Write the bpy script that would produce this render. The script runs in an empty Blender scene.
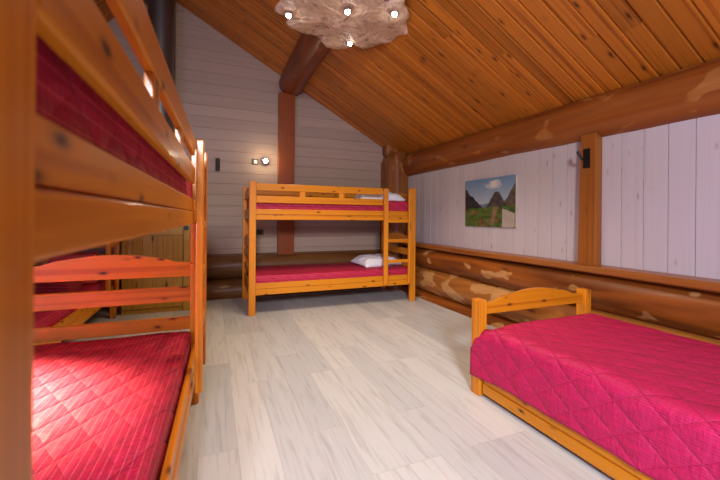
import bpy, bmesh, math, random
from mathutils import Vector, Matrix, noise
R = math.radians
rnd = random.Random(7)
scene = bpy.context.scene
COL = scene.collection

# ------------------------------------------------------------------ camera
EYE = 1.18
cam_d = bpy.data.cameras.new('camera')
cam = bpy.data.objects.new('camera', cam_d); COL.objects.link(cam)
cam_d.sensor_width = 36; cam_d.lens = 18.0
cam_d.shift_y = -0.0315
cam_d.clip_start = 0.02
cam.matrix_world = Matrix.Translation((0, 0, EYE)) @ Matrix.Rotation(R(-22.35), 4, 'Z') @ Matrix.Rotation(R(90), 4, 'X') @ Matrix.Rotation(R(0.45), 4, 'Z')
cam_d.dof.use_dof = True; cam_d.dof.focus_distance = 3.6; cam_d.dof.aperture_fstop = 3.5
scene.camera = cam

# ------------------------------------------------------------------ exposure, world, daylight
vs = scene.view_settings
scene.display_settings.display_device = 'sRGB'
vs.view_transform = 'Standard'; vs.look = 'None'; vs.gamma = 1.0; vs.use_curve_mapping = False
vs.exposure = 0.0
w = bpy.data.worlds.new('sky'); scene.world = w; w.use_nodes = True
w.node_tree.nodes['Background'].inputs[0].default_value = (.55, .7, 1, 1)
w.node_tree.nodes['Background'].inputs[1].default_value = 1.0

def area(name, loc, target, sx, sy, power, col, spread=180):
    d = bpy.data.lights.new(name, 'AREA'); d.shape = 'RECTANGLE'; d.size = sx; d.size_y = sy
    d.energy = power; d.color = col; d.spread = R(spread)
    o = bpy.data.objects.new(name, d); COL.objects.link(o); o.location = loc
    o.rotation_euler = (Vector(target) - Vector(loc)).to_track_quat('-Z', 'Y').to_euler()
    return o
# daylight entering by the windows behind the camera and in the left wall
area('daylight_near', (-2.9, -.95, 1.15), (1.5, .6, .6), 1.5, .75, 105, (.50, .49, 1.0), 150)
area('daylight_front', (-0.40, -2.3, 2.45), (0.85, 2.1, 0), .7, .8, 150, (.86, .87, .96), 105)
area('mattress_patch_light', (-2.3, 2.5, 2.0), (-.97, 1.8, .46), .25, .25, 42, (1.0, .90, .50), 24)  # added light for the bright patch on the lower mattress, no roof window here

# ------------------------------------------------------------------ helpers
def link(name, bm, mat, parent=None, smooth=False):
    me = bpy.data.meshes.new(name); 
    bmesh.ops.recalc_face_normals(bm, faces=bm.faces[:])
    bm.to_mesh(me); bm.free()
    o = bpy.data.objects.new(name, me); COL.objects.link(o)
    if mat: me.materials.append(mat)
    if smooth:
        for p in me.polygons: p.use_smooth = True
    if parent: o.parent = parent
    return o
def tag(o, label=None, cat=None, group=None, kind=None):
    if label: o['label'] = label
    if cat: o['category'] = cat
    if group: o['group'] = group
    if kind: o['kind'] = kind
    return o
def empty(name, loc, rz=0):
    o = bpy.data.objects.new(name, None); COL.objects.link(o); o.location = loc; o.rotation_euler = (0, 0, rz)
    o.empty_display_size = .1
    return o
def kids(o): return [c for c in bpy.data.objects if c.parent == o]
def copy_tree(o, parent=None):
    c = o.copy(); COL.objects.link(c)
    if parent: c.parent = parent
    for k in kids(o): copy_tree(k, c)
    return c
def box(bm, x0, x1, y0, y1, z0, z1, bev=.004, seg=2):
    vs_ = [bm.verts.new(p) for p in ((x0,y0,z0),(x1,y0,z0),(x1,y1,z0),(x0,y1,z0),(x0,y0,z1),(x1,y0,z1),(x1,y1,z1),(x0,y1,z1))]
    fs = [bm.faces.new([vs_[i] for i in f]) for f in ((0,3,2,1),(4,5,6,7),(0,1,5,4),(1,2,6,5),(2,3,7,6),(3,0,4,7))]
    if bev > 0:
        es = list({e for f in fs for e in f.edges})
        r = bmesh.ops.bevel(bm, geom=es, offset=bev, segments=seg, affect='EDGES', profile=.5)
    return vs_
def B(*a, **k):
    bm = bmesh.new(); box(bm, *a, **k); return bm
def prism(bm, pts, axis, a0, a1, bev=.004):
    # pts: outline in the plane normal to axis ('x': (y,z); 'y': (x,z))
    def P(p, a): return (a, p[0], p[1]) if axis == 'x' else (p[0], a, p[1]) if axis == 'y' else (p[0], p[1], a)
    A = [bm.verts.new(P(p, a0)) for p in pts]; Bv = [bm.verts.new(P(p, a1)) for p in pts]
    fa = bm.faces.new(A); fb = bm.faces.new(Bv[::-1]); n = len(pts)
    for i in range(n): bm.faces.new((A[i], Bv[i], Bv[(i+1) % n], A[(i+1) % n]))
    if bev > 0:
        bmesh.ops.bevel(bm, geom=list(fa.edges) + list(fb.edges), offset=bev, segments=2, affect='EDGES', profile=.5)
def tube(bm, p0, p1, r0, r1=None, n=16, cap=True):
    r1 = r0 if r1 is None else r1
    p0 = Vector(p0); p1 = Vector(p1); q = (p1-p0).to_track_quat('Z', 'Y')
    a = [bm.verts.new(p0 + q @ Vector((r0*math.cos(t*2*math.pi/n), r0*math.sin(t*2*math.pi/n), 0))) for t in range(n)]
    b = [bm.verts.new(p1 + q @ Vector((r1*math.cos(t*2*math.pi/n), r1*math.sin(t*2*math.pi/n), 0))) for t in range(n)]
    for i in range(n): bm.faces.new((a[i], a[(i+1) % n], b[(i+1) % n], b[i]))
    if cap: bm.faces.new(a[::-1]); bm.faces.new(b)

# ------------------------------------------------------------------ materials
def new_mat(name):
    m = bpy.data.materials.new(name); m.use_nodes = True
    nt = m.node_tree; b = nt.nodes['Principled BSDF']
    return m, nt, b
def N(nt, t, **k):
    n = nt.nodes.new(t)
    for a, v in k.items(): setattr(n, a, v)
    return n
def ramp(nt, stops, interp='LINEAR'):
    r = nt.nodes.new('ShaderNodeValToRGB'); cr = r.color_ramp; cr.interpolation = interp
    while len(cr.elements) < len(stops): cr.elements.new(.5)
    for e, (p, c) in zip(cr.elements, stops): e.position = p; e.color = (*c, 1) if len(c) == 3 else c
    return r
def math_(nt, op, a, b=None, c=None):
    n = N(nt, 'ShaderNodeMath', operation=op)
    for i, v in enumerate((a, b, c)):
        if v is None: continue
        if isinstance(v, (int, float)): n.inputs[i].default_value = v
        else: nt.links.new(v, n.inputs[i])
    return n.outputs[0]
def mix(nt, fac, a, b, mode='MIX'):
    n = N(nt, 'ShaderNodeMix', data_type='RGBA', blend_type=mode)
    for i, v in ((0, fac), (6, a), (7, b)):
        if isinstance(v, (int, float)): n.inputs[i].default_value = v
        elif isinstance(v, tuple): n.inputs[i].default_value = (*v, 1)
        else: nt.links.new(v, n.inputs[i])
    return n.outputs[2]
def coords(nt, scale, rand=True, attr_off=False):
    tc = N(nt, 'ShaderNodeTexCoord'); v = tc.outputs['Object']
    if rand:
        oi = N(nt, 'ShaderNodeObjectInfo')
        vm = N(nt, 'ShaderNodeVectorMath', operation='MULTIPLY_ADD')
        cx = N(nt, 'ShaderNodeCombineXYZ')
        for i in range(3): nt.links.new(oi.outputs['Random'], cx.inputs[i])
        nt.links.new(cx.outputs[0], vm.inputs[0]); vm.inputs[1].default_value = (17.3, 11.1, 23.7); nt.links.new(v, vm.inputs[2]); v = vm.outputs[0]
    if attr_off:   # one offset per plank, stored in the mesh
        at = N(nt, 'ShaderNodeAttribute', attribute_name='plank')
        vm = N(nt, 'ShaderNodeVectorMath', operation='MULTIPLY_ADD')
        nt.links.new(at.outputs['Vector'], vm.inputs[0]); vm.inputs[1].default_value = (19, 31, 27); nt.links.new(v, vm.inputs[2]); v = vm.outputs[0]
    mp = N(nt, 'ShaderNodeMapping'); nt.links.new(v, mp.inputs[0]); mp.inputs['Scale'].default_value = scale
    return mp.outputs[0]
def pine(name, axis, light, dark, knot=(.09, .022, .006), rough=.34, knots=.12, kscale=(2.6, 9), gscale=(.38, 26), tone=0, plank=False, coat=.1, kmix=.9, flat_z=False):
    m, nt, b = new_mat(name)
    def sc(l, c): return tuple(l if a == axis else (0 if flat_z and a == 'z' else c) for a in 'xyz')
    co = coords(nt, sc(*gscale), rand=not plank, attr_off=plank)
    n1 = N(nt, 'ShaderNodeTexNoise'); nt.links.new(co, n1.inputs[0]); n1.inputs['Scale'].default_value = 1.0; n1.inputs['Detail'].default_value = 4; n1.inputs['Distortion'].default_value = .25
    # growth rings: bands warped by noise
    f = math_(nt, 'FRACT', math_(nt, 'MULTIPLY', n1.outputs[0], 7.0))
    tri = math_(nt, 'PINGPONG', math_(nt, 'MULTIPLY', n1.outputs[0], 6.0), 1.0)
    g = math_(nt, 'MULTIPLY_ADD', tri, .22, math_(nt, 'MULTIPLY', n1.outputs[0], .85))
    rp = ramp(nt, [(.3, dark), (.75, light)]); nt.links.new(g, rp.inputs[0])
    col = rp.outputs[0]
    kc = coords(nt, sc(*kscale), rand=not plank, attr_off=plank)
    vo = N(nt, 'ShaderNodeTexVoronoi', feature='F1'); nt.links.new(kc, vo.inputs[0]); vo.inputs['Scale'].default_value = 1.0
    kr = ramp(nt, [(knots*.55, (1, 1, 1)), (knots*1.25, (.25, .25, .25)), (knots*2.0, (0, 0, 0))]); nt.links.new(vo.outputs['Distance'], kr.inputs[0])
    kf = math_(nt, 'MULTIPLY', kr.outputs[0], kmix)
    col = mix(nt, kf, col, knot)
    if tone:
        if plank:
            at = N(nt, 'ShaderNodeAttribute', attribute_name='plank'); rv = N(nt, 'ShaderNodeSeparateXYZ'); nt.links.new(at.outputs['Vector'], rv.inputs[0]); rv = rv.outputs[0]
        else:
            rv = N(nt, 'ShaderNodeObjectInfo').outputs['Random']
        hs = N(nt, 'ShaderNodeHueSaturation'); nt.links.new(col, hs.inputs['Color'])
        nt.links.new(math_(nt, 'MULTIPLY_ADD', rv, tone, 1 - tone/2), hs.inputs['Value']); col = hs.outputs[0]
    nt.links.new(col, b.inputs['Base Color'])
    b.inputs['Roughness'].default_value = rough; b.inputs['Specular IOR Level'].default_value = .25; b.inputs['Coat Weight'].default_value = coat; b.inputs['Coat Roughness'].default_value = .12
    bp = N(nt, 'ShaderNodeBump'); bp.inputs['Strength'].default_value = .12; bp.inputs['Distance'].default_value = .004
    nt.links.new(g, bp.inputs['Height']); nt.links.new(bp.outputs[0], b.inputs['Normal'])
    return m
def plain(name, col, rough=.5, metal=0, emit=None, es=0):
    m, nt, b = new_mat(name); 
    no = N(nt, 'ShaderNodeTexNoise'); no.inputs['Scale'].default_value = 30
    c2 = tuple(x*.85 for x in col)
    r = ramp(nt, [(.3, c2), (.7, col)]); nt.links.new(no.outputs[0], r.inputs[0]); nt.links.new(r.outputs[0], b.inputs['Base Color'])
    b.inputs['Roughness'].default_value = rough; b.inputs['Metallic'].default_value = metal
    if emit: b.inputs['Emission Color'].default_value = (*emit, 1); b.inputs['Emission Strength'].default_value = es
    return m

BL, BD = (.68, .25, .008), (.46, .13, .004)
bed_x = pine('varnished_pine_along_x', 'x', BL, BD, tone=.12, kscale=(5.5, 13), knots=.115, kmix=1, coat=.2, rough=.42)
bed_y = pine('varnished_pine_along_y', 'y', BL, BD, tone=.12, kscale=(5.5, 13), knots=.115, kmix=1, coat=.2, rough=.42)
bed_z = pine('varnished_pine_along_z', 'z', (.72, .26, .012), (.52, .15, .006), tone=.1, coat=.2, rough=.42, knots=.15)
ceil_m = pine('ceiling_pine', 'x', (.56, .185, .016), (.28, .072, .006), knot=(.045, .010, .003), tone=.4, plank=True, kscale=(3.6, 9.5), knots=.11, flat_z=True, rough=.42, coat=.15)
cab_m = pine('cabinet_pine', 'z', (.50, .29, .045), (.40, .21, .03), tone=.1, kscale=(3, 9))
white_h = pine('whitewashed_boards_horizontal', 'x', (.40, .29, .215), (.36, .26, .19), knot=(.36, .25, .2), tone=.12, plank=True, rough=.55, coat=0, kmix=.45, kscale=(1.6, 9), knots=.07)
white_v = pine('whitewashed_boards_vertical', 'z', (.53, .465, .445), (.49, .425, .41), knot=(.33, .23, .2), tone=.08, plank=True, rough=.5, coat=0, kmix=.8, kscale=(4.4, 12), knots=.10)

def log_mat(name, axis, light=(.31, .085, .011), dark=(.12, .028, .004), pale=(.62, .34, .12), patch=.62):
    m, nt, b = new_mat(name)
    def sc(l, c): return tuple(l if a == axis else c for a in 'xyz')
    co = coords(nt, sc(.8, 9))
    n1 = N(nt, 'ShaderNodeTexNoise'); nt.links.new(co, n1.inputs[0]); n1.inputs['Scale'].default_value = 1; n1.inputs['Detail'].default_value = 5; n1.inputs['Distortion'].default_value = .8
    r = ramp(nt, [(.32, dark), (.68, light)]); nt.links.new(n1.outputs[0], r.inputs[0])
    c2 = coords(nt, sc(3.2, 6))
    n2 = N(nt, 'ShaderNodeTexNoise'); nt.links.new(c2, n2.inputs[0]); n2.inputs['Scale'].default_value = 1; n2.inputs['Detail'].default_value = 2; n2.inputs['Roughness'].default_value = .4
    pr = ramp(nt, [(patch, (0, 0, 0)), (patch+.025, (.75, .75, .75))]); nt.links.new(n2.outputs[0], pr.inputs[0])
    n3 = N(nt, 'ShaderNodeTexNoise'); nt.links.new(co, n3.inputs[0]); n3.inputs['Scale'].default_value = 4
    col = mix(nt, math_(nt, 'MULTIPLY', pr.outputs[0], math_(nt, 'MULTIPLY_ADD', n3.outputs[0], 1.2, .1)), r.outputs[0], pale)
    kc = coords(nt, sc(1.8, 4.5)); vo = N(nt, 'ShaderNodeTexVoronoi'); nt.links.new(kc, vo.inputs[0]); vo.inputs['Scale'].default_value = 1
    kr = ramp(nt, [(.06, (1, 1, 1)), (.12, (0, 0, 0))]); nt.links.new(vo.outputs['Distance'], kr.inputs[0])
    col = mix(nt, math_(nt, 'MULTIPLY', kr.outputs[0], .8), col, (.09, .025, .008))
    nt.links.new(col, b.inputs['Base Color']); b.inputs['Roughness'].default_value = .42; b.inputs['Specular IOR Level'].default_value = .3; b.inputs['Coat Weight'].default_value = .08; b.inputs['Coat Roughness'].default_value = .2
    bp = N(nt, 'ShaderNodeBump'); bp.inputs['Strength'].default_value = .3; bp.inputs['Distance'].default_value = .01
    nt.links.new(n1.outputs[0], bp.inputs['Height']); nt.links.new(bp.outputs[0], b.inputs['Normal'])
    return m
log_y = log_mat('debarked_log_along_y', 'y'); log_pale = log_mat('debarked_pale_log', 'y', (.44, .16, .03), (.22, .07, .012), (.60, .35, .13), .56); log_x = log_mat('debarked_log_along_x', 'x', (.20, .08, .02), (.10, .035, .009), (.42, .25, .1), .66)
plate_m = log_mat('wall_plate_log', 'y', (.30, .085, .012), (.18, .042, .006), (.44, .19, .045), .64)
purlin_m = log_mat('purlin_log', 'y', (.24, .055, .008), (.13, .028, .004), (.40, .14, .03), .68)
log_z = log_mat('log_column', 'z', (.34, .12, .03), (.17, .05, .012), (.44, .20, .06), .6)
post_m = pine('gable_post_wood', 'z', (.27, .065, .012), (.19, .04, .008), tone=0, rough=.4)
stud_m = pine('wall_post_wood', 'z', (.33, .11, .016), (.22, .06, .009), tone=0, kscale=(3, 7), rough=.4)
cap_m = pine('cap_board_wood', 'y', (.36, .12, .022), (.2, .055, .01), tone=0, kscale=(1.5, 8), gscale=(1.0, 26))

# floor: grey limed oak planks
def floor_mat():
    m, nt, b = new_mat('limed_oak_planks')
    tc = N(nt, 'ShaderNodeTexCoord'); mp = N(nt, 'ShaderNodeMapping'); nt.links.new(tc.outputs['Object'], mp.inputs[0])
    mp.inputs['Rotation'].default_value = (0, 0, R(90)); mp.inputs['Location'].default_value = (.35, .055, 0)
    br = N(nt, 'ShaderNodeTexBrick'); nt.links.new(mp.outputs[0], br.inputs[0])
    br.offset = .37; br.offset_frequency = 3; br.squash = 1
    br.inputs['Color1'].default_value = (0, 0, 0, 1); br.inputs['Color2'].default_value = (1, 1, 1, 1); br.inputs['Mortar'].default_value = (.5, .5, .5, 1)
    br.inputs['Scale'].default_value = 1; br.inputs['Mortar Size'].default_value = .0012; br.inputs['Mortar Smooth'].default_value = .3
    br.inputs['Brick Width'].default_value = 1.15; br.inputs['Row Height'].default_value = .186
    # grain offset per plank
    vm = N(nt, 'ShaderNodeVectorMath', operation='MULTIPLY_ADD'); nt.links.new(br.outputs['Color'], vm.inputs[0]); vm.inputs[1].default_value = (13, 7, 5); nt.links.new(tc.outputs['Object'], vm.inputs[2])
    m2 = N(nt, 'ShaderNodeMapping'); nt.links.new(vm.outputs[0], m2.inputs[0]); m2.inputs['Scale'].default_value = (24, 1.5, 1)
    n1 = N(nt, 'ShaderNodeTexNoise'); nt.links.new(m2.outputs[0], n1.inputs[0]); n1.inputs['Scale'].default_value = 1.6; n1.inputs['Detail'].default_value = 6; n1.inputs['Distortion'].default_value = .7
    tri = math_(nt, 'PINGPONG', math_(nt, 'MULTIPLY', n1.outputs[0], 6.0), 1.0)
    g = math_(nt, 'MULTIPLY_ADD', tri, .16, math_(nt, 'MULTIPLY', n1.outputs[0], .9))
    r = ramp(nt, [(.25, (.44, .45, .45)), (.85, (.64, .66, .67))]); nt.links.new(g, r.inputs[0])
    tone = ramp(nt, [(0, (.86, .86, .87)), (1, (1.08, 1.06, 1.03))]); nt.links.new(br.outputs['Color'], tone.inputs[0])
    col = mix(nt, 1.0, r.outputs[0], tone.outputs[0], 'MULTIPLY')
    col = mix(nt, math_(nt, 'MULTIPLY', br.outputs['Fac'], .55), col, (.26, .24, .21))
    nt.links.new(col, b.inputs['Base Color']); b.inputs['Roughness'].default_value = .42
    bp = N(nt, 'ShaderNodeBump'); bp.inputs['Strength'].default_value = .15; bp.inputs['Distance'].default_value = .003
    nt.links.new(g, bp.inputs['Height']); nt.links.new(bp.outputs[0], b.inputs['Normal'])
    return m

def quilt_mat(name, col, col2, stripe, diamond=.13, stripe_pitch=.02, stripe_w=.12, stripe_mix=.6, bump=.8, ratio=.62, fine=.35, second=.12):
    """woven bedspread: UV is in metres; diamond stitching, thin stripes"""
    m, nt, b = new_mat(name)
    uv = N(nt, 'ShaderNodeUVMap'); sp = N(nt, 'ShaderNodeSeparateXYZ'); nt.links.new(uv.outputs[0], sp.inputs[0]); U, V = sp.outputs[0], sp.outputs[1]
    wn = N(nt, 'ShaderNodeTexNoise'); nt.links.new(uv.outputs[0], wn.inputs[0]); wn.inputs['Scale'].default_value = 5
    wob = math_(nt, 'MULTIPLY', wn.outputs[0], .02)
    def tri(expr): # distance to nearest line 0..1 (1 = on line)
        p = math_(nt, 'PINGPONG', math_(nt, 'DIVIDE', expr, diamond), .5)
        return p
    a = math_(nt, 'ADD', math_(nt, 'MULTIPLY_ADD', V, ratio, U), wob); c = math_(nt, 'ADD', math_(nt, 'MULTIPLY_ADD', V, -ratio, U), wob)
    pa, pc = tri(a), tri(c)
    d = math_(nt, 'MINIMUM', pa, math_(nt, 'MULTIPLY_ADD', pc, 1.0, second))
    puff = N(nt, 'ShaderNodeMath', operation='POWER'); nt.links.new(math_(nt, 'MULTIPLY', d, 2.0), puff.inputs[0]); puff.inputs[1].default_value = .38
    # stripes run along V
    s = math_(nt, 'PINGPONG', math_(nt, 'DIVIDE', U, stripe_pitch), .5)
    sl = math_(nt, 'LESS_THAN', s, stripe_w*.5)
    # dashes across
    s2 = math_(nt, 'PINGPONG', math_(nt, 'DIVIDE', V, stripe_pitch*.5), .5)
    dash = math_(nt, 'MULTIPLY_ADD', math_(nt, 'GREATER_THAN', s2, .2), .5, .5)
    mp = N(nt, 'ShaderNodeMapping'); nt.links.new(uv.outputs[0], mp.inputs[0]); mp.inputs['Scale'].default_value = (190, 9, 1)
    fn = N(nt, 'ShaderNodeTexNoise'); nt.links.new(mp.outputs[0], fn.inputs[0]); fn.inputs['Scale'].default_value = 1; fn.inputs['Detail'].default_value = 2
    rr = ramp(nt, [(.3, col2), (.7, col)]); nt.links.new(fn.outputs[0], rr.inputs[0])
    cc = mix(nt, math_(nt, 'MULTIPLY', math_(nt, 'MULTIPLY', sl, dash), stripe_mix), rr.outputs[0], stripe)
    nt.links.new(cc, b.inputs['Base Color']); b.inputs['Roughness'].default_value = .62
    b.inputs['Specular IOR Level'].default_value = .4
    wr = N(nt, 'ShaderNodeMapping'); nt.links.new(uv.outputs[0], wr.inputs[0]); wr.inputs['Scale'].default_value = (22, 60, 1); wr.inputs['Rotation'].default_value = (0, 0, R(20))
    w2 = N(nt, 'ShaderNodeTexNoise'); nt.links.new(wr.outputs[0], w2.inputs[0]); w2.inputs['Scale'].default_value = 1; w2.inputs['Detail'].default_value = 2
    h = math_(nt, 'MULTIPLY_ADD', w2.outputs[0], fine, math_(nt, 'MULTIPLY_ADD', fn.outputs[0], .12, puff.outputs[0]))
    bp = N(nt, 'ShaderNodeBump'); bp.inputs['Strength'].default_value = bump; bp.inputs['Distance'].default_value = .012
    nt.links.new(h, bp.inputs['Height']); nt.links.new(bp.outputs[0], b.inputs['Normal'])
    return m
red_m = quilt_mat('red_striped_bedspread', (.50, .006, .055), (.32, .003, .035), (.78, .14, .17), diamond=.125, stripe_pitch=.024, stripe_w=.14, stripe_mix=.5, bump=.9)
quilt_m = quilt_mat('magenta_quilt', (.56, .003, .082), (.33, .002, .055), (.78, .05, .12), diamond=.155, stripe_pitch=.012, stripe_w=.25, stripe_mix=.3, bump=.8, ratio=.75, fine=.55, second=.0)
white_cloth = plain('white_pillow_cotton', (.84, .84, .90), .8)
pink_m = plain('pink_blanket_wool', (.72, .08, .09), .85)
maroon_m = plain('dark_red_blanket_wool', (.30, .01, .02), .85)
black_metal = plain('dark_metal', (.03, .028, .025), .4, .7)
steel = plain('brushed_flue_steel', (.20, .20, .19), .38, .9)
chrome = plain('brushed_nickel', (.6, .58, .55), .25, 1)
brown_plastic = plain('brown_plastic', (.08, .06, .04), .4)
cream_plastic = plain('cream_plastic', (.7, .68, .6), .4)
bulb_m = plain('lit_bulb', (1, 1, 1), .5, 0, (1, .97, .93), 55)
glass_lit = plain('window_sky_glass', (.7, .8, 1), .5, 0, (.7, .82, 1), 2.0)

# ------------------------------------------------------------------ structure
XR, YB, XL, YF, XRIDGE = 3.0, 5.6, -3.05, -2.4, -0.75
K, K2 = .553, 1.15
def zc(x): return 3.285 - K*(x - 1.08) if x >= XRIDGE else 3.285 - K*(XRIDGE - 1.08) - K2*(XRIDGE - x)

def set_planks(o, vals):
    at = o.data.attributes.new('plank', 'FLOAT_VECTOR', 'FACE')
    for i, v in enumerate(vals): at.data[i].vector = v

bm = B(XL-.1, XR+.25, YF-.1, YB+.1, -.08, 0, bev=0)
tag(link('floor', bm, floor_mat()), kind='structure')

# ceiling boards, each plank with eased edges
def planks_ceiling(name, x0, x1, pitch=.128):
    bm = bmesh.new(); y = YF - .1; vals = []; ends = []
    r2 = random.Random(3)
    n = 0
    cs = 1/math.sqrt(1+K*K)
    while y < YB + .1:
        # butt joints
        xs = [x0]; xj = x0 + r2.uniform(.6, 3.4)
        while xj < x1 - .5: xs.append(xj); xj += r2.uniform(2.2, 3.6)
        xs.append(x1)
        for a, b_ in zip(xs, xs[1:]):
            za, zb = zc(a), zc(b_)
            g, e = .0055, .006
            prof = [(y + .0008, 0.018), (y+g, .006), (y+g+e, 0), (y+pitch-g-e, 0), (y+pitch-g, .006), (y+pitch-.0008, .018), (y+pitch-.0008, .03), (y+.0008, .03)]
            A = [bm.verts.new((a+.0008, p, za+q)) for p, q in prof]; C = [bm.verts.new((b_-.0008, p, zb+q)) for p, q in prof]
            v = (r2.random(), r2.random(), r2.random()); k = len(prof)
            fs = [bm.faces.new((A[i], A[(i+1) % k], C[(i+1) % k], C[i])) for i in range(k)]
            fs += [bm.faces.new(A), bm.faces.new(C[::-1])]
            vals += [v]*len(fs)
        y += pitch
    o = link(name, bm, ceil_m); set_planks(o, vals); return o
tag(planks_ceiling('ceiling', XRIDGE, XR+.22), kind='structure')
tag(planks_ceiling('ceiling', XL-.1, XRIDGE), kind='structure')

# gable wall: horizontal whitewashed boards
def boards_gable():
    bm = bmesh.new(); vals = []; z = .55; r2 = random.Random(5); p = .158
    top = zc(XRIDGE)
    while z < top:
        z1 = min(z + p, top)
        def xlim(zz):
            if zz <= zc(XR): xr = XR
            else: xr = XRIDGE + (top - zz)/K
            if zz <= zc(XL): xl = XL
            else: xl = XRIDGE - (top - zz)/K2
            return xl - .02, xr + .02
        (a0, b0), (a1, b1) = xlim(z), xlim(z1)
        g = .004
        rows = [(z, .006), (z+g, 0), (z1-g, 0), (z1, .006)]
        v = (r2.random(), r2.random(), r2.random())
        pr = []
        for zz, dy in rows:
            t = (zz - z)/(z1-z); xa = a0 + (a1-a0)*t; xb = b0 + (b1-b0)*t
            pr.append((bm.verts.new((xa, YB+dy, zz)), bm.verts.new((xb, YB+dy, zz))))
        n = 0
        for q0, q1 in zip(pr, pr[1:]): bm.faces.new((q0[0], q0[1], q1[1], q1[0])); n += 1
        # back of the board
        (c0, c1), (c2, c3) = [(bm.verts.new((u, YB+.03, zz)), bm.verts.new((u2, YB+.03, zz))) for u, u2, zz in ((a0, b0, z), (a1, b1, z1))]
        bm.faces.new((c0, c2, c3, c1)); bm.faces.new((pr[0][0], c0, c1, pr[0][1])); bm.faces.new((pr[-1][0], pr[-1][1], c3, c2)); bm.faces.new((pr[0][0], *[q[0] for q in pr[1:]], c2, c0)); bm.faces.new((pr[0][1], c1, c3, *[q[1] for q in pr[::-1][:-1]]))
        vals += [v]*(n+5)
        z = z1
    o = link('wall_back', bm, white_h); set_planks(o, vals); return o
tag(boards_gable(), kind='structure')

def boards_right():
    bm = bmesh.new(); vals = []; r2 = random.Random(6); p = .158; y = 1.853 - .158*30
    while y < YB + .02:
        y1 = y + p; g = .004; v = (r2.random(), r2.random(), r2.random())
        n = 0; z0, z1 = .7, 2.15
        pr = [(bm.verts.new((XR+dx, yy, z0)), bm.verts.new((XR+dx, yy, z1))) for yy, dx in ((y, .014), (y+g, 0), (y1-g, 0), (y1, .014))]
        for q0, q1 in zip(pr, pr[1:]): bm.faces.new((q0[0], q0[1], q1[1], q1[0]))
        bk = [bm.verts.new(c) for c in ((XR+.03, y, z0), (XR+.03, y, z1), (XR+.03, y1, z1), (XR+.03, y1, z0))]
        bm.faces.new(bk); bm.faces.new((pr[0][0], pr[0][1], bk[1], bk[0])); bm.faces.new((pr[3][0], bk[3], bk[2], pr[3][1]))
        vals += [v]*6
        y = y1
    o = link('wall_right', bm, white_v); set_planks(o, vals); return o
tag(boards_right(), kind='structure')

plaster = plain('dark_stained_boards', (.13, .075, .035), .7)
# left wall with a window opening, front wall with a window opening
def wall_with_hole(name, axis, pos, a0, a1, zt, h):   # h=(h0,h1,z0,z1)
    bm = bmesh.new()
    def bx(u0, u1, z0, z1):
        if axis == 'x': box(bm, pos-.1, pos, u0, u1, z0, z1, bev=0)
        else: box(bm, u0, u1, pos-.1, pos, z0, z1, bev=0)
    bx(a0, h[0], 0, zt); bx(h[1], a1, 0, zt); bx(h[0], h[1], 0, h[2]); bx(h[0], h[1], h[3], zt)
    return tag(link(name, bm, plaster), kind='structure')
bm = bmesh.new()
for u0, u1, z0, z1 in ((YF-.1, -1.75, 0, 1.68), (-1.75, -.15, 0, .72), (-1.75, -.15, 1.58, 1.68), (-.15, 1.6, 0, 1.68), (1.6, 2.3, 0, .9), (1.6, 2.3, 1.45, 1.68), (2.3, YB+.1, 0, 1.68)):
    box(bm, XL-.1, XL, u0, u1, z0, z1, bev=0)
tag(link('wall_left', bm, plaster), kind='structure')
bm = bmesh.new(); prism(bm, [(XL-.1, 0), (XR+.2, 0), (XR+.2, zc(XR+.2)+.02), (XRIDGE, zc(XRIDGE)+.02), (XL-.1, zc(XL-.1)+.02)], 'y', YF-.1, YF, bev=0)
tag(link('wall_front', bm, plaster), kind='structure')
for i, (ax, p, u0, u1, z0, z1) in enumerate((('x', XL, -1.75, -.15, .72, 1.58), ('x', XL, 1.6, 2.3, .9, 1.45))):
    bm = bmesh.new()
    def bx(a, b, c, d):
        if ax == 'x': box(bm, p-.09, p-.01, a, b, c, d, bev=.003)
        else: box(bm, a, b, p-.09, p-.01, c, d, bev=.003)
    bx(u0, u0+.06, z0, z1); bx(u1-.06, u1, z0, z1); bx(u0+.06, u1-.06, z0, z0+.06); bx(u0+.06, u1-.06, z1-.06, z1); m_ = (u0+u1)/2; bx(m_-.04, m_+.04, z0+.06, z1-.06)
    wf = tag(link('window_%d' % (i+1), bm, stud_m), kind='structure')

# round logs
def log(bm, p0, p1, r, n=40, seg=60, seed=0, amp=.012, flat=None):
    p0, p1 = Vector(p0), Vector(p1); q = (p1-p0).to_track_quat('Z', 'Y'); rings = []
    for i in range(seg+1):
        t = i/seg; c = p0.lerp(p1, t); L = (p1-p0).length*t
        wob = Vector((noise.noise((L*.5, seed, 0)), noise.noise((L*.5, seed, 9)), 0))*amp
        ring = []
        for k in range(n):
            a = k*2*math.pi/n
            rr = r*(1 + .035*noise.noise((math.cos(a)*1.2, math.sin(a)*1.2, L*1.3 + seed*7)) + .02*noise.noise((math.cos(a)*3, math.sin(a)*3, L*4 + seed*3)))
            ring.append(bm.verts.new(c + q @ (Vector((rr*math.cos(a), rr*math.sin(a), 0)) + wob)))
        rings.append(ring)
    for A, C in zip(rings, rings[1:]):
        for k in range(n): bm.faces.new((A[k], A[(k+1) % n], C[(k+1) % n], C[k]))
    bm.faces.new(rings[0][::-1]); bm.faces.new(rings[-1])
tn = [0]
def trim(bm, mat, smooth=True, label=None):
    tn[0] += 1
    o = link('trim_%d' % tn[0], bm, mat, smooth=smooth); tag(o, label=label, kind='structure'); return o
def shade_auto(o, ang=40):
    o.data.polygons.foreach_set('use_smooth', [True]*len(o.data.polygons))
    bm = bmesh.new(); bm.from_mesh(o.data)
    for e in bm.edges:
        e.smooth = not (len(e.link_faces) == 2 and e.calc_face_angle(0) > R(ang))
    bm.to_mesh(o.data); bm.free()
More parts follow.
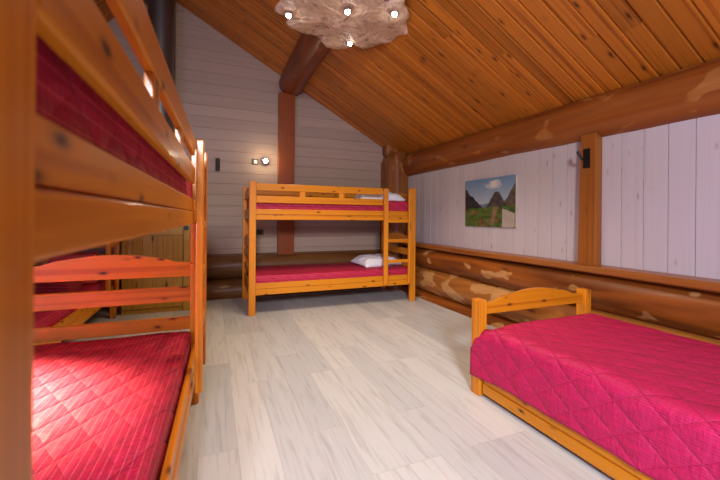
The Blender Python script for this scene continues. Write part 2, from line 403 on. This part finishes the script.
for i, zc_ in enumerate(((.585, .165), (.265, .176), (-.07, .176))):
    bm = bmesh.new(); log(bm, (XR+.0, YF, zc_[0]), (XR+.0, YB+.1, zc_[0]), zc_[1], seed=i+1)
    trim(bm, log_y if i != 1 else log_pale, label='varnished round log low on the right wall, %s from the top' % ('first', 'second', 'third')[i])
for i, zc_ in enumerate((.445, .10)):
    bm = bmesh.new(); log(bm, (XL, YB+.02, zc_), (XR+.1, YB+.02, zc_), .176, seed=i+5)
    trim(bm, log_x, label='dark round log low on the back wall, %s' % ('upper', 'lower')[i])
bm = B(XL, XR, YB-.06, YB+.02, .60, .63, bev=.004); trim(bm, log_x, False)
# cap board on the right wall
bm = bmesh.new(); segs = 70; prev = None
for i in range(segs+1):
    y = YF + (YB-YF)*i/segs; d = .012*noise.noise((y*.9, 2, 0)) + .006*noise.noise((y*4, 5, 0)); zt = .802 + .004*noise.noise((y*1.3, 0, 3)); zb = zt - .062 + .008*noise.noise((y*1.7, 0, 8))
    xf = XR - .178 + d
    ring = [bm.verts.new(p) for p in ((XR+.02, y, zt), (xf+.012, y, zt-.002), (xf, y, zt-.014), (xf+.004, y, zb+.012), (xf+.018, y, zb), (XR+.02, y, zb))]
    if prev:
        for k in range(6): bm.faces.new((prev[k], prev[(k+1) % 6], ring[(k+1) % 6], ring[k]))
    else: bm.faces.new(ring)
    prev = ring
bm.faces.new(prev[::-1]); o = trim(bm, cap_m, False, 'waney cap board over the logs of the right wall'); shade_auto(o, 35)
# wall plate
bm = bmesh.new(); log(bm, (XR+.06, YF, 2.045), (XR+.06, YB+.1, 2.045), .192, seed=11, amp=.01)
trim(bm, plate_m, label='thick log wall plate under the sloping ceiling')
# purlin
bm = bmesh.new(); log(bm, (1.12, YF, 3.235), (1.12, YB+.05, 3.235), .185, seed=14)
trim(bm, purlin_m, label='dark round purlin log under the ceiling')
bm = bmesh.new(); log(bm, (XRIDGE, YF, zc(XRIDGE)-.14), (XRIDGE, YB+.05, zc(XRIDGE)-.14), .16, seed=15)
trim(bm, purlin_m)
bm = B(.925, 1.17, YB-.10, YB+.02, .60, 3.07, bev=.006); trim(bm, post_m, False, 'flat dark post on the gable wall')
bm = bmesh.new(); prism(bm, [(2.01, .79), (2.165, .79), (2.14, 1.90), (2.01, 1.90)], 'x', XR-.075, XR+.02, bev=.006); trim(bm, stud_m, False, 'square wooden post on the right wall')
# corner column: log with flattened front and arched head
bm = bmesh.new()
x0, x1, y0, y1 = 2.68, 3.04, 5.17, 5.64
prof = [(x0, y1), (x0, y0+.12), (x0+.06, y0+.03), (x0+.11, y0), (x1-.11, y0), (x1-.06, y0+.02), (x1, y0+.08), (x1, y1)]
rows = []
for z in (0, .6, 1.2, 1.7, 2.0, 2.1):
    rows.append([bm.verts.new((a, b, z)) for a, b in prof])
cx = (x0+x1)/2
rows.append([bm.verts.new((cx+(a-cx)*.75, b, 2.20)) for a, b in prof])
rows.append([bm.verts.new((cx+(a-cx)*.35, b, 2.26)) for a, b in prof])
for A, C in zip(rows, rows[1:]):
    for k in range(8): bm.faces.new((A[k], A[(k+1) % 8], C[(k+1) % 8], C[k]))
bm.faces.new(rows[0][::-1]); bm.faces.new(rows[-1]); o = trim(bm, log_z, False, 'heavy log column in the far right corner'); shade_auto(o, 28)
# cross log end above the column
bm = bmesh.new(); log(bm, (2.70, 5.45, 2.33), (3.1, 5.45, 2.33), .13, seg=12, seed=21); trim(bm, log_z)

# ------------------------------------------------------------------ bunk bed (local: length x, depth y, front at y=0)
L, W = 2.27, .97
PW, PT = .08, .055
def camel(x0, x1, zb, zt, hump, n=40, flat=.06):
    """outline of a bracket topped board; zb bottom, zt shoulder height, hump rise"""
    pts = [(x0, zb), (x1, zb)]
    for i in range(n+1):
        t = 1 - i/n; u = abs(t-.5)*2      # 0 centre, 1 ends
        if u > .86: h = 0
        elif u > .55: h = (.86-u)/.31; h = (h*h*(3-2*h))*.55
        else: h = .55 + .45*math.cos(u/.55*math.pi/2)
        pts.append((x0 + (x1-x0)*t, zt + hump*h))
    return pts
def make_bunk():
    root = empty('bunk_bed', (0, 0, 0))
    H = 1.60
    for xi, yi in ((0, 0), (L-PW, 0), (0, W-PT), (L-PW, W-PT)):
        bm = bmesh.new(); box(bm, xi, xi+PW, yi, yi+PT, 0, .883, bev=.006); box(bm, xi, xi+PW, yi, yi+PT, .887, H, bev=.006)
        box(bm, xi+.006, xi+PW-.006, yi+.006, yi+PT-.006, .87, .90, bev=0)
        link('post', bm, bed_z, root)
    for z0, z1 in ((.24, .38), (1.14, 1.27)):
        for y0 in (.012, W-.012-.026):
            bm = bmesh.new(); zm = z0 + (z1-z0)*.5; off = -.005 if y0 < .5 else .005
            box(bm, PW, L-PW, y0+off, y0+.026+off, z0, zm-.001, bev=.005); box(bm, PW, L-PW, y0, y0+.026, zm+.001, z1, bev=.005)
            link('side_rail', bm, bed_x, root)
    xg = L - PW - .435      # guard boards stop at the ladder
    for y0, xe in ((.001, xg), (W-.001-.024, L-PW)):
        for z0, z1 in ((1.345, 1.43), (1.49, 1.578)):
            link('guard_board', B(PW, xe, y0, y0+.024, z0, z1, bev=.006), bed_x, root)
        for xb in (.60, 1.12):
            link('baluster', B(xb, xb+.075, y0+.002, y0+.022, 1.415, 1.49, bev=.003), bed_z, root)
    for xi in (.018, L-.018-.026):
        for base in (0, .62):
            if base == 0:
                bm = bmesh.new(); prism(bm, camel(PT, W-PT, .80, .89, .055), 'x', xi, xi+.026); link('end_board', bm, bed_y, root)
                link('end_board', B(xi, xi+.026, PT, W-PT, .64, .735, bev=.005), bed_y, root)
                link('end_board', B(xi, xi+.026, PT, W-PT, .465, .545, bev=.005), bed_y, root)
            else:
                bm = bmesh.new(); prism(bm, camel(PT, W-PT, 1.42, 1.50, .05), 'x', xi, xi+.026); link('end_board', bm, bed_y, root)
                link('end_board', B(xi, xi+.026, PT, W-PT, 1.14, 1.27, bev=.005), bed_y, root)
        link('end_board', B(xi, xi+.026, PT, W-PT, .24, .38, bev=.005), bed_y, root)
    for z in (.27, 1.19):
        for k in range(11):
            x = .14 + k*.178
            link('slat', B(x, x+.08, .042, W-.042, z, z+.018, bev=.002), bed_y, root)
    # ladder
    lad = link('ladder', B(xg+.0, xg+.062, -.040, -.004, .26, 1.575, bev=.006), bed_z, root)
    xr2 = L - PW - .055
    link('ladder_rail', B(xr2, xr2+.05, -.040, -.004, .26, 1.575, bev=.006), bed_z, lad)
    for z in (.56, .84, 1.11):
        link('rung', B(xg+.062, xr2, -.036, -.008, z, z+.042, bev=.005), bed_x, lad)
    return root
bunk = make_bunk()
bunk2 = copy_tree(bunk); bunk3 = copy_tree(bunk)
ang = R(1.65); a_ = Vector((math.sin(ang), math.cos(ang), 0)); n_ = Vector((math.cos(ang), -math.sin(ang), 0))
bunk.location = -.14*n_ + .283*a_; bunk.rotation_euler = (0, 0, R(90)-ang)
tag(bunk, 'tall varnished pine bunk bed close up at the left edge, seen along its side', 'bunk bed', 'pine bunk beds')
bunk2.location = (.405, 4.42, 0)
tag(bunk2, 'varnished pine bunk bed with ladder standing against the back wall', 'bunk bed', 'pine bunk beds')
bunk3.location = (-1.02, 2.69, 0); bunk3.rotation_euler = (0, 0, R(90))
tag(bunk3, 'pine bunk bed glimpsed through the end boards of the nearest bunk', 'bunk bed', 'pine bunk beds')

# ------------------------------------------------------------------ mattresses under red covers
def cover(name, lx, ly, zt, drop, mat, r=.035, n=(64, 34), seed=0, amp=.006, uvrot=False):
    """rounded covered mattress, local x 0..lx, y 0..ly, closed underneath"""
    bm = bmesh.new(); uvl = bm.loops.layers.uv.new('UVMap')
    def prof(Lx, m):
        out = []  # (pos, drop, arc)
        a = 0; last = None
        pts = [(0, drop)] + [(0, drop - (drop-r)*t/4) for t in range(1, 5)]
        for k in range(1, 7):
            th = k/6*math.pi/2; pts.append((r - r*math.cos(th), r - r*math.sin(th)))
        for k in range(1, m): pts.append((r + (Lx-2*r)*k/m, 0))
        for k in range(0, 7):
            th = k/6*math.pi/2; pts.append((Lx - r + r*math.sin(th), r - r*math.cos(th)))
        for t in range(1, 5): pts.append((Lx, r + (drop-r)*t/4))
        for p in pts:
            if last: a += math.hypot(p[0]-last[0], p[1]-last[1])
            out.append((p[0], p[1], a)); last = p
        return out
    PX, PY = prof(lx, n[0]), prof(ly, n[1]); g = []
    for x, dx, ax in PX:
        row = []
        for y, dy, ay in PY:
            d = max(dx, dy)
            # side walls bulge so that both profile families meet at the corner
            z = zt - d
            w1 = amp*noise.noise((x*3, y*3, seed)) + amp*.5*noise.noise((x*9, y*7, seed+4))
            v = bm.verts.new((x, y, z + (w1 if d < r else 0)))
            row.append((v, (ax, ay)))
        g.append(row)
    for i in range(len(g)-1):
        for j in range(len(g[0])-1):
            q = (g[i][j], g[i+1][j], g[i+1][j+1], g[i][j+1])
            f = bm.faces.new([t[0] for t in q])
            for lp, t in zip(f.loops, q): lp[uvl].uv = (t[1][1], t[1][0]) 
    f = bm.faces.new([g[0][j][0] for j in range(len(g[0]))] + [g[i][-1][0] for i in range(1, len(g))] + [g[-1][j][0] for j in range(len(g[0])-2, -1, -1)] + [g[i][0][0] for i in range(len(g)-2, 0, -1)])
    return link(name, bm, mat, smooth=True)
def put(o, host, dx, dy, dz=0):
    o.location = host.matrix_basis_loc + 0 if False else (Matrix.Translation(host.location) @ Matrix.Rotation(host.rotation_euler.z, 4, 'Z') @ Vector((dx, dy, dz)))
    o.rotation_euler = (0, 0, host.rotation_euler.z)
MX, MY = L-2*.052, W-2*.046
m0 = cover('mattress', MX, MY, .175, .175, red_m)
def mattress(host, z, label):
    o = m0.copy(); COL.objects.link(o); put(o, host, .052, .046, z); o.scale.z = 1.16 if z > 1 else 1; tag(o, label, 'mattress', 'red covered mattresses'); return o
first = True
for host, z, lab in ((bunk, .290, 'red striped mattress cover on the lower bunk in the left foreground'),
                     (bunk, 1.21, 'dark red mattress on the upper bunk in the left foreground, behind its boards'),
                     (bunk2, .290, 'red covered mattress on the lower bunk at the back wall'),
                     (bunk2, 1.21, 'red mattress edge on the upper bunk at the back wall'),
                     (bunk3, .290, 'red mattress on the far left bunk seen between the end boards'),
                     (bunk3, 1.21, 'red mattress on the upper level of the far left bunk')):
    mattress(host, z, lab)
bpy.data.objects.remove(m0)

# ------------------------------------------------------------------ pillows
def pillow(name, lx, ly, h, mat, seed=0, n=30):
    bm = bmesh.new(); top, bot = [], []
    for i in range(n+1):
        u = i/n*2-1; rt, rb = [], []
        for j in range(n+1):
            v = j/n*2-1
            pin = 1 - .09*(u*u + v*v) + .09*(u*u*v*v)*1.4       # pulled-in sides, sharp corners
            x = u*lx/2*(1-.07*(1-v*v)*abs(u)); y = v*ly/2*(1-.07*(1-u*u)*abs(v))
            e = max(0, (1-u**4)*(1-v**4))**.55
            wr = .012*noise.noise((u*2.3, v*2.3, seed)) + .006*noise.noise((u*6, v*6, seed+3))
            zt_ = .008 + h*e*(.8) + wr*e*2.5; zb_ = .004*(1-e) + max(0, .0)
            edge = i in (0, n) or j in (0, n)
            vt = bm.verts.new((x, y, zt_ if not edge else .012 + .01*abs(u*v)))
            rt.append(vt); rb.append(vt if edge else bm.verts.new((x, y, .001)))
        top.append(rt); bot.append(rb)
    for i in range(n):
        for j in range(n):
            bm.faces.new((top[i][j], top[i+1][j], top[i+1][j+1], top[i][j+1]))
            q = [bot[i][j], bot[i][j+1], bot[i+1][j+1], bot[i+1][j]]
            bm.faces.new(q)
    return link(name, bm, mat, smooth=True)
p = pillow('pillow', .66, .48, .15, white_cloth, 1); p.location = (2.30, 4.93, .480); p.rotation_euler = (R(4), R(0), R(8))
tag(p, 'white pillow on the lower bunk at the back wall', 'pillow', 'white pillows')
p2 = pillow('pillow', .70, .50, .15, white_cloth, 5); p2.scale.z = 1.05; p2.location = (2.26, 4.82, 1.416); p2.rotation_euler = (0, 0, R(-4))
tag(p2, 'white pillow on the upper bunk at the back wall', 'pillow', 'white pillows')

# ------------------------------------------------------------------ single bed on the right
SX0, SX1, SY0, SY1 = 1.64, 2.73, -.12, 1.98
def make_single():
    root = empty('single_bed', (SX0, SY0, 0))
    w, l = SX1-SX0, SY1-SY0
    def P(name, bm, m, par=root): return link(name, bm, m, par)
    for y in (0, l-PW):
        for x in (0, w-.065):
            P('post', B(x, x+.065, y, y+PW, 0, .635, bev=.006), bed_z)
    for y in (.025, l-.025-.026):
        bm = bmesh.new(); prism(bm, camel(.065, w-.065, .53, .605, .07), 'y', y, y+.026); P('headboard' if y > 1 else 'footboard', bm, bed_x)
        P('end_board', B(.065, w-.065, y, y+.026, .20, .34, bev=.004), bed_x)
    for x in (.016, w-.016-.026):
        P('side_rail', B(x, x+.026, PW, l-PW, .22, .345, bev=.005), bed_y)
    for k in range(11):
        y = .15 + k*.17
        P('slat', B(.042, w-.042, y, y+.07, .262, .28, bev=.002), bed_x)
    dr = P('drawer', B(.018, .04, .10, l-.10, .095, .185, bev=.005), bed_y)
    P('drawer_board', B(.012, .034, .10, l-.10, .03, .093, bev=.005), bed_y, dr)
    bm = bmesh.new(); box(bm, .04, w-.08, .12, l-.12, .05, .062, bev=0); box(bm, .04, w-.08, .12, .135, .062, .16, bev=0); box(bm, .04, w-.08, l-.135, l-.12, .062, .16, bev=0); box(bm, w-.095, w-.08, .135, l-.135, .062, .16, bev=0)
    P('drawer_tray', bm, bed_y, dr)
    return root
sb = make_single(); tag(sb, 'low pine single bed with curved headboard against the right wall', 'bed')
# quilt draped over it
def drape():
    bm = bmesh.new(); uvl = bm.loops.layers.uv.new('UVMap')
    top = .475; xl = SX0-.004; xr = SX1-.06; zb = .148; r = .07
    pts = []; k = 0
    pts.append((xr+.01, .33)); pts.append((xr+.008, .40)); 
    for i in range(0, 6): th = i/5*math.pi/2; pts.append((xr-.04+.048*math.cos(th), top-.04+.04*math.sin(th)))
    for i in range(1, 40): pts.append((xr-.04 + (xl+r-xr+.04)*i/40, top))
    for i in range(0, 9): th = i/8*math.pi/2; pts.append((xl+r-r*math.sin(th), top-r+r*math.cos(th)))
    nz = 16
    for i in range(1, nz+1): pts.append((xl, top-r + (zb-top+r)*i/nz))
    arc = [0]
    for p_, q_ in zip(pts, pts[1:]): arc.append(arc[-1]+math.hypot(p_[0]-q_[0], p_[1]-q_[1]))
    ny = 110; g = []
    for (x, z), s in zip(pts, arc):
        row = []
        hang = max(0, (top - z)/(top-zb)) if x < xl + r else 0
        yend = SY1 - .062 + .062*min(1, hang*2.2)
        # head end rounds down toward the headboard
        for j in range(ny+1):
            t = j/ny; y = SY0+.075 + (yend-SY0-.075)*t
            dz = 0; e = (yend - y)
            if hang == 0 and x < xr+.001 and e < .10: dz = -.05*(1-e/.10)**2
            if x < xl+.25 and e < .25: dz -= .055*(1-e/.25)**2*(1-max(0, (x-xl)/.25))*(1 if hang < .3 else max(0, 1-(hang-.3)/.3))
            wx = .010*hang*math.sin(y*9 + 1.3*noise.noise((y*2, 0, 0))*3) + .005*noise.noise((y*7, z*9, 2))*(hang > 0)
            wz = .006*noise.noise((x*3, y*3, 1)) + .004*noise.noise((x*8, y*8, 6)) if hang < .1 else 0
            hem = (.008*noise.noise((y*3, 1, 1)) - .03*max(0, 1-e/.25))*hang if hang > .5 else 0
            v = bm.verts.new((x - abs(wx)*.5, y, z + dz + wz + hem))
            row.append((v, (s, y)))
        g.append(row)
    for i in range(len(g)-1):
        for j in range(ny):
            q = (g[i][j], g[i+1][j], g[i+1][j+1], g[i][j+1]); f = bm.faces.new([t[0] for t in q])
            for lp, t in zip(f.loops, q): lp[uvl].uv = t[1]
    o = link('bedspread', bm, quilt_m, smooth=True)
    md = o.modifiers.new('thickness', 'SOLIDIFY'); md.thickness = .012; md.offset = -1
    return o
q = drape(); tag(q, 'magenta quilted bedspread hanging over the single bed on the right', 'bedspread')
# mattress under the quilt
ms = cover('mattress', SX1-SX0-.15, SY1-SY0-.16, .158, .158, red_m, n=(20, 40)); ms.location = (.062, .08, .284); ms.parent = sb

# ------------------------------------------------------------------ ceiling lamp: slab of root wood with spots
LX, LY, LZ = 1.10, 3.02, 3.0
lamp = empty('ceiling_lamp', (LX, LY, LZ-.05)); tag(lamp, 'driftwood slab ceiling lamp with small glowing spots under the dark purlin', 'lamp')
def slab():
    bm = bmesh.new(); n = 180; rings = []
    def rad(a):
        r = .60 + .06*math.sin(2*a+.6) + .045*math.sin(5*a+1) + .03*math.sin(9*a+.4) + .05*noise.noise((math.cos(a)*3, math.sin(a)*3, 4))
        for c, wd, dp in ((R(-160), .10, .18), (R(155), .09, .20), (R(62), .08, .15), (R(-60), .09, .16), (R(10), .08, .1)):
            d = (a-c+math.pi) % (2*math.pi)-math.pi; r -= dp*math.exp(-(d/wd)**2)
        return r
    fr = [(.0, .0), (.18, 0), (.36, 0), (.54, 0), (.7, 0), (.84, .002), (.94, .008), (1.0, .028), (.99, .05), (.90, .062)]
    for f, dz in fr:
        ring = []
        for k in range(n):
            a = -math.pi + k*2*math.pi/n; r = rad(a)*f
            x, y = r*math.cos(a), r*math.sin(a)
            un = .03*noise.noise((x*4, y*4, 2)) + .012*noise.noise((x*13, y*13, 7)) if f < .99 else .01*noise.noise((x*6, y*6, 2))
            ring.append(bm.verts.new((x, y, -.005 + dz + un*(1 if dz < .04 else 0))))
            if f == 0: break
        rings.append(ring)
    for A, C in zip(rings, rings[1:]):
        if len(A) == 1:
            for k in range(n): bm.faces.new((A[0], C[k], C[(k+1) % n]))
        else:
            for k in range(n): bm.faces.new((A[k], A[(k+1) % n], C[(k+1) % n], C[k]))
    bm.faces.new(rings[-1])
    return bm
def root_mat():
    m, nt, b = new_mat('weathered_root_wood')
    tc = N(nt, 'ShaderNodeTexCoord')
    ln = N(nt, 'ShaderNodeVectorMath', operation='LENGTH'); nt.links.new(tc.outputs['Object'], ln.inputs[0])
    n1 = N(nt, 'ShaderNodeTexNoise'); nt.links.new(tc.outputs['Object'], n1.inputs[0]); n1.inputs['Scale'].default_value = 4.5; n1.inputs['Detail'].default_value = 7; n1.inputs['Distortion'].default_value = 2.2
    n2 = N(nt, 'ShaderNodeTexNoise'); nt.links.new(tc.outputs['Object'], n2.inputs[0]); n2.inputs['Scale'].default_value = 2.4; n2.inputs['Detail'].default_value = 3; n2.inputs['Distortion'].default_value = 3.5
    band = math_(nt, 'PINGPONG', math_(nt, 'MULTIPLY_ADD', n2.outputs[0], 9, math_(nt, 'MULTIPLY', ln.outputs['Value'], 4)), 1)
    h = math_(nt, 'MULTIPLY_ADD', n1.outputs[0], .8, math_(nt, 'MULTIPLY', band, .3))
    r = ramp(nt, [(.28, (.20, .11, .06)), (.42, (.62, .42, .27)), (.7, (.80, .58, .36))]); nt.links.new(h, r.inputs[0]); nt.links.new(r.outputs[0], b.inputs['Base Color']); b.inputs['Roughness'].default_value = .6
    bp = N(nt, 'ShaderNodeBump'); bp.inputs['Strength'].default_value = .6; bp.inputs['Distance'].default_value = .02; nt.links.new(h, bp.inputs['Height']); nt.links.new(bp.outputs[0], b.inputs['Normal'])
    return m
link('wood_slab', slab(), root_mat(), lamp, smooth=True)
bm = bmesh.new(); tube(bm, (.02, 0, .05), (.02, 0, .115), .06, n=24); link('ceiling_mount', bm, black_metal, lamp)
cth, sth = math.cos(R(22.35)), math.sin(R(22.35))
def from_px(px, py, z):
    d = (z-EYE)/((217.0-py)/360); lat = (px-360)/360*d
    return Vector((lat*cth + d*sth, d*cth - lat*sth, z))
spots = [from_px(*p_, LZ-.06) for p_ in ((346, 10), (287, 14.5), (393, 12), (348.5, 42), (350, -32))]
for s in spots:
    c = s - Vector((LX, LY, LZ-.05))
    bm = bmesh.new(); tube(bm, (c.x, c.y, -.022), (c.x, c.y, .02), .034, .034, n=24)
    sp = link('spotlight', bm, chrome, lamp, smooth=False); shade_auto(sp)
    bm = bmesh.new(); bmesh.ops.create_uvsphere(bm, u_segments=16, v_segments=8, radius=.021, matrix=Matrix.Translation((c.x, c.y, -.024)))
    link('bulb', bm, bulb_m, sp, smooth=True)
    ld = bpy.data.lights.new('lamp_glow', 'SPOT'); ld.spot_size = R(108); ld.spot_blend = .6; ld.energy = 46; ld.color = (1, .80, .54); ld.shadow_soft_size = .025
    lo = bpy.data.objects.new('lamp_glow', ld); COL.objects.link(lo); lo.location = s + Vector((0, 0, -.06))

# ------------------------------------------------------------------ picture on the right wall
def picture():
    PYn, PYf, z0, z1 = 2.905, 3.72, 1.082, 1.648
    root = empty('picture', (XR-.001, (PYn+PYf)/2, z0)); hw = (PYf-PYn)/2; H = z1-z0
    nx, nz = 150, 104
    bm = bmesh.new(); cl = bm.loops.layers.float_color.new('paint'); g = []
    for i in range(nx+1):
        g.append([bm.verts.new((-.0215, hw - 2*hw*i/nx, H*j/nz)) for j in range(nz+1)])   # i=0 is the far (left) edge
    def colr(u, v):     # u left to right, v up
        nn = lambda a, s=0: noise.noise((a, s, 0))
        fb = noise.fractal((u*9, v*9, 3), .7, 2, 5)
        sky = Vector((.16, .30, .46)).lerp(Vector((.42, .50, .55)), max(0, min(1, (1-v)*2)))
        cd = ((u-.60)/.17)**2 + ((v-.86)/.10)**2
        cl_ = max(0, 1-cd + .7*fb); sky = sky.lerp(Vector((.85, .78, .66)), min(1, cl_))
        rl = .80 - 1.05*u + .05*nn(u*14, 1) if u < .42 else -1       # dark left mountain
        rl2 = .36 + .36*math.exp(-((u-.66)/.15)**2) + .03*nn(u*16, 4)
        rl3 = .34 + .52*max(0, (u-.70)/.3)**1.1 + .03*nn(u*18, 7)
        rb = .47 + .03*nn(u*12, 9)
        c = sky
        if v < rb and .2 < u < .6: c = Vector((.16, .20, .26))
        if v < rl3: c = Vector((.10, .075, .05)) * (1 + .7*fb)
        if v < rl2: c = Vector((.07, .055, .05)) * (1 + .8*fb)
        if v < rl: c = Vector((.018, .02, .022)) * (1 + 1.2*fb)
        if v < .40 + .03*nn(u*6, 12) + .04*(u-.5):
            gm = noise.noise((u*7, v*12, 8))
            c = Vector((.07, .14, .018)).lerp(Vector((.20, .10, .04)), max(0, min(1, gm*1.8 + .25 - v)))
            c = c*(1 + .7*fb)
            pd = abs(u - (.60 + .25*(v-.2)))
            if v > .05 and pd < .04: c = Vector((.26, .14, .08))*(1+.5*fb)
        if u > .765 and v < .37 - .22*max(0, u-.765)*2 and u < .985 - max(0, .03-v): c = Vector((.50, .42, .33))*(1+.12*fb)
        return c
    for i in range(nx):
        for j in range(nz):
            f = bm.faces.new((g[i][j], g[i+1][j], g[i+1][j+1], g[i][j+1])); c = colr((i+.5)/nx, (j+.5)/nz)
            c = c*.75
            for lp in f.loops: lp[cl] = (max(0, c.x), max(0, c.y), max(0, c.z), 1)
    m, nt, b = new_mat('printed_canvas'); at = N(nt, 'ShaderNodeAttribute', attribute_name='paint'); nt.links.new(at.outputs['Color'], b.inputs['Base Color']); b.inputs['Roughness'].default_value = .5
    link('printed_face', bm, m, root)
    link('canvas_edge', B(-.021, 0, -hw, hw, 0, H, bev=0), plain('canvas_edge_cloth', (.55, .45, .38), .8), root)
    tag(root, 'mountain valley landscape picture on the white boarded right wall', 'picture')
picture()

# ------------------------------------------------------------------ small fittings
# hook on the wall post
hk = empty('coat_hook', (XR-.076, 2.085, 1.70)); tag(hk, 'dark iron hook high on the square post of the right wall', 'hook')
link('back_plate', B(-.006, 0, -.03, .03, -.09, .075, bev=.002), black_metal, hk)
bm = bmesh.new(); tube(bm, (-.004, 0, .0), (-.05, .01, -.015), .012, .010, 12); tube(bm, (-.05, .01, -.015), (-.075, .03, .05), .010, .012, 12); link('prong', bm, black_metal, hk)
# wall lamp
wl = empty('wall_lamp', (.735, YB-.002, 2.0)); tag(wl, 'small lit wall spotlight on the gable beside the dark post', 'lamp')
bm = bmesh.new(); tube(bm, (0, 0, 0), (0, -.02, 0), .032, n=20); link('wall_plate', bm, chrome, wl)
bm = bmesh.new(); tube(bm, (0, -.02, 0), (0, -.07, .01), .008, n=10); tube(bm, (0, -.05, .01), (0, -.115, .01), .03, .038, 20); link('shade', bm, chrome, wl)
bm = bmesh.new(); bmesh.ops.create_uvsphere(bm, u_segments=16, v_segments=8, radius=.028, matrix=Matrix.Translation((0, -.118, .01))); link('bulb', bm, bulb_m, wl, smooth=True)
ld = bpy.data.lights.new('wall_lamp_glow', 'POINT'); ld.energy = 4; ld.color = (1, .78, .5); ld.shadow_soft_size = .03
lo = bpy.data.objects.new('wall_lamp_glow', ld); COL.objects.link(lo); lo.location = (.735, YB-.19, 2.01)
def plate(name, x, z, w, h, frame, key, label, cat, n=1):
    r = empty(name, (x, YB-.001, z)); tag(r, label, cat)
    link('frame', B(-w/2, w/2, -.014, 0, -h/2, h/2, bev=.003), frame, r)
    for k in range(n):
        hh = h*.8/n; zz = -h*.4 + hh*k
        link('rocker' if 'switch' in name else 'cover', B(-w*.28, w*.28, -.019, -.0135, zz+hh*.12, zz+hh*.88, bev=.002), key, r)
plate('light_switch', .597, 2.0, .085, .09, brown_plastic, cream_plastic, 'square dark switch with pale rocker beside the wall lamp', 'switch')
matte = plain('matte_brown_black', (.035, .025, .015), .8)
plate('key_rack', .07, 1.925, .062, .19, matte, matte, 'narrow dark panel fixed high on the gable near the left bunk', 'panel', 2)
plate('wall_socket', .66, .945, .13, .085, brown_plastic, black_metal, 'dark wall socket behind the back bunk', 'socket')

# flue
fl = empty('stove_pipe', (-.635, 5.36, 0)); tag(fl, 'thick grey metal stove pipe rising beside the gable wall', 'pipe')
bm = bmesh.new(); tube(bm, (0, 0, 0), (0, 0, zc(-.635)+.02), .155, n=40); o = link('pipe', bm, steel, fl); shade_auto(o)
for z in (1.3, 2.5, 3.45):
    bm = bmesh.new(); tube(bm, (0, 0, z), (0, 0, z+.035), .159, n=40)
    o = link('joint_band', bm, steel, fl); shade_auto(o)

# low pine cupboard front
cb = empty('pine_cupboard', (-.985, 4.98, 0)); tag(cb, 'low pine board cupboard by the gable, seen through the near bunk', 'cupboard')
cw = .74
link('carcass', B(0, cw, .022, .17, 0, 1.19, bev=.003), cab_m, cb)
bm = bmesh.new()
for k in range(6): box(bm, .004+k*.108, .004+k*.108+.106, .006, .020, .06, .93, bev=.003)
dr = link('door', bm, cab_m, cb)
bm = bmesh.new(); tube(bm, (.60, .006, .60), (.60, -.02, .60), .014, .018, 16); link('knob', bm, cab_m, dr)
link('rail', B(0, .655, .0, .021, .945, 1.06, bev=.004), cab_m, cb)
link('rail', B(0, .655, .0, .021, 1.065, 1.18, bev=.004), cab_m, cb)
link('stile', B(.66, cw, -.004, .021, 0, 1.18, bev=.004), cab_m, cb)
bm = bmesh.new(); tube(bm, (.69, -.004, 1.03), (.69, -.04, 1.03), .024, .03, 16); link('hook_knob', bm, black_metal, cb)

# blankets on the far left bunk
def blanket(name, lx, ly, lz, mat, seed):
    bm = bmesh.new(); bmesh.ops.create_cube(bm, size=1); bmesh.ops.subdivide_edges(bm, edges=bm.edges[:], cuts=14, use_grid_fill=True)
    for v in bm.verts:
        p_ = v.co.copy(); s = 1 - .12*(abs(p_.x*2)**4 + abs(p_.y*2)**4)*.5
        lay = .03*math.sin(p_.z*math.pi*8)*(1 if max(abs(p_.x), abs(p_.y)) > .45 else 0)
        v.co = Vector((p_.x*lx*(s+lay), p_.y*ly*(s+lay), (p_.z+.5)*lz + .03*noise.noise((p_.x*3, p_.y*3, seed))*(p_.z+.5)))
    return link(name, bm, mat, smooth=True)
bl = blanket('folded_blanket', .42, .34, .30, pink_m, 2); bl.location = (-1.32, 4.60, .474); bl.rotation_euler = (0, 0, .2)
tag(bl, 'pink folded blanket on the far left bunk', 'blanket', 'folded blankets')
b2 = blanket('folded_blanket', .42, .40, .12, maroon_m, 6); b2.location = (-1.36, 4.12, .474)
tag(b2, 'dark red folded blanket next to the pink one on the far left bunk', 'blanket', 'folded blankets')
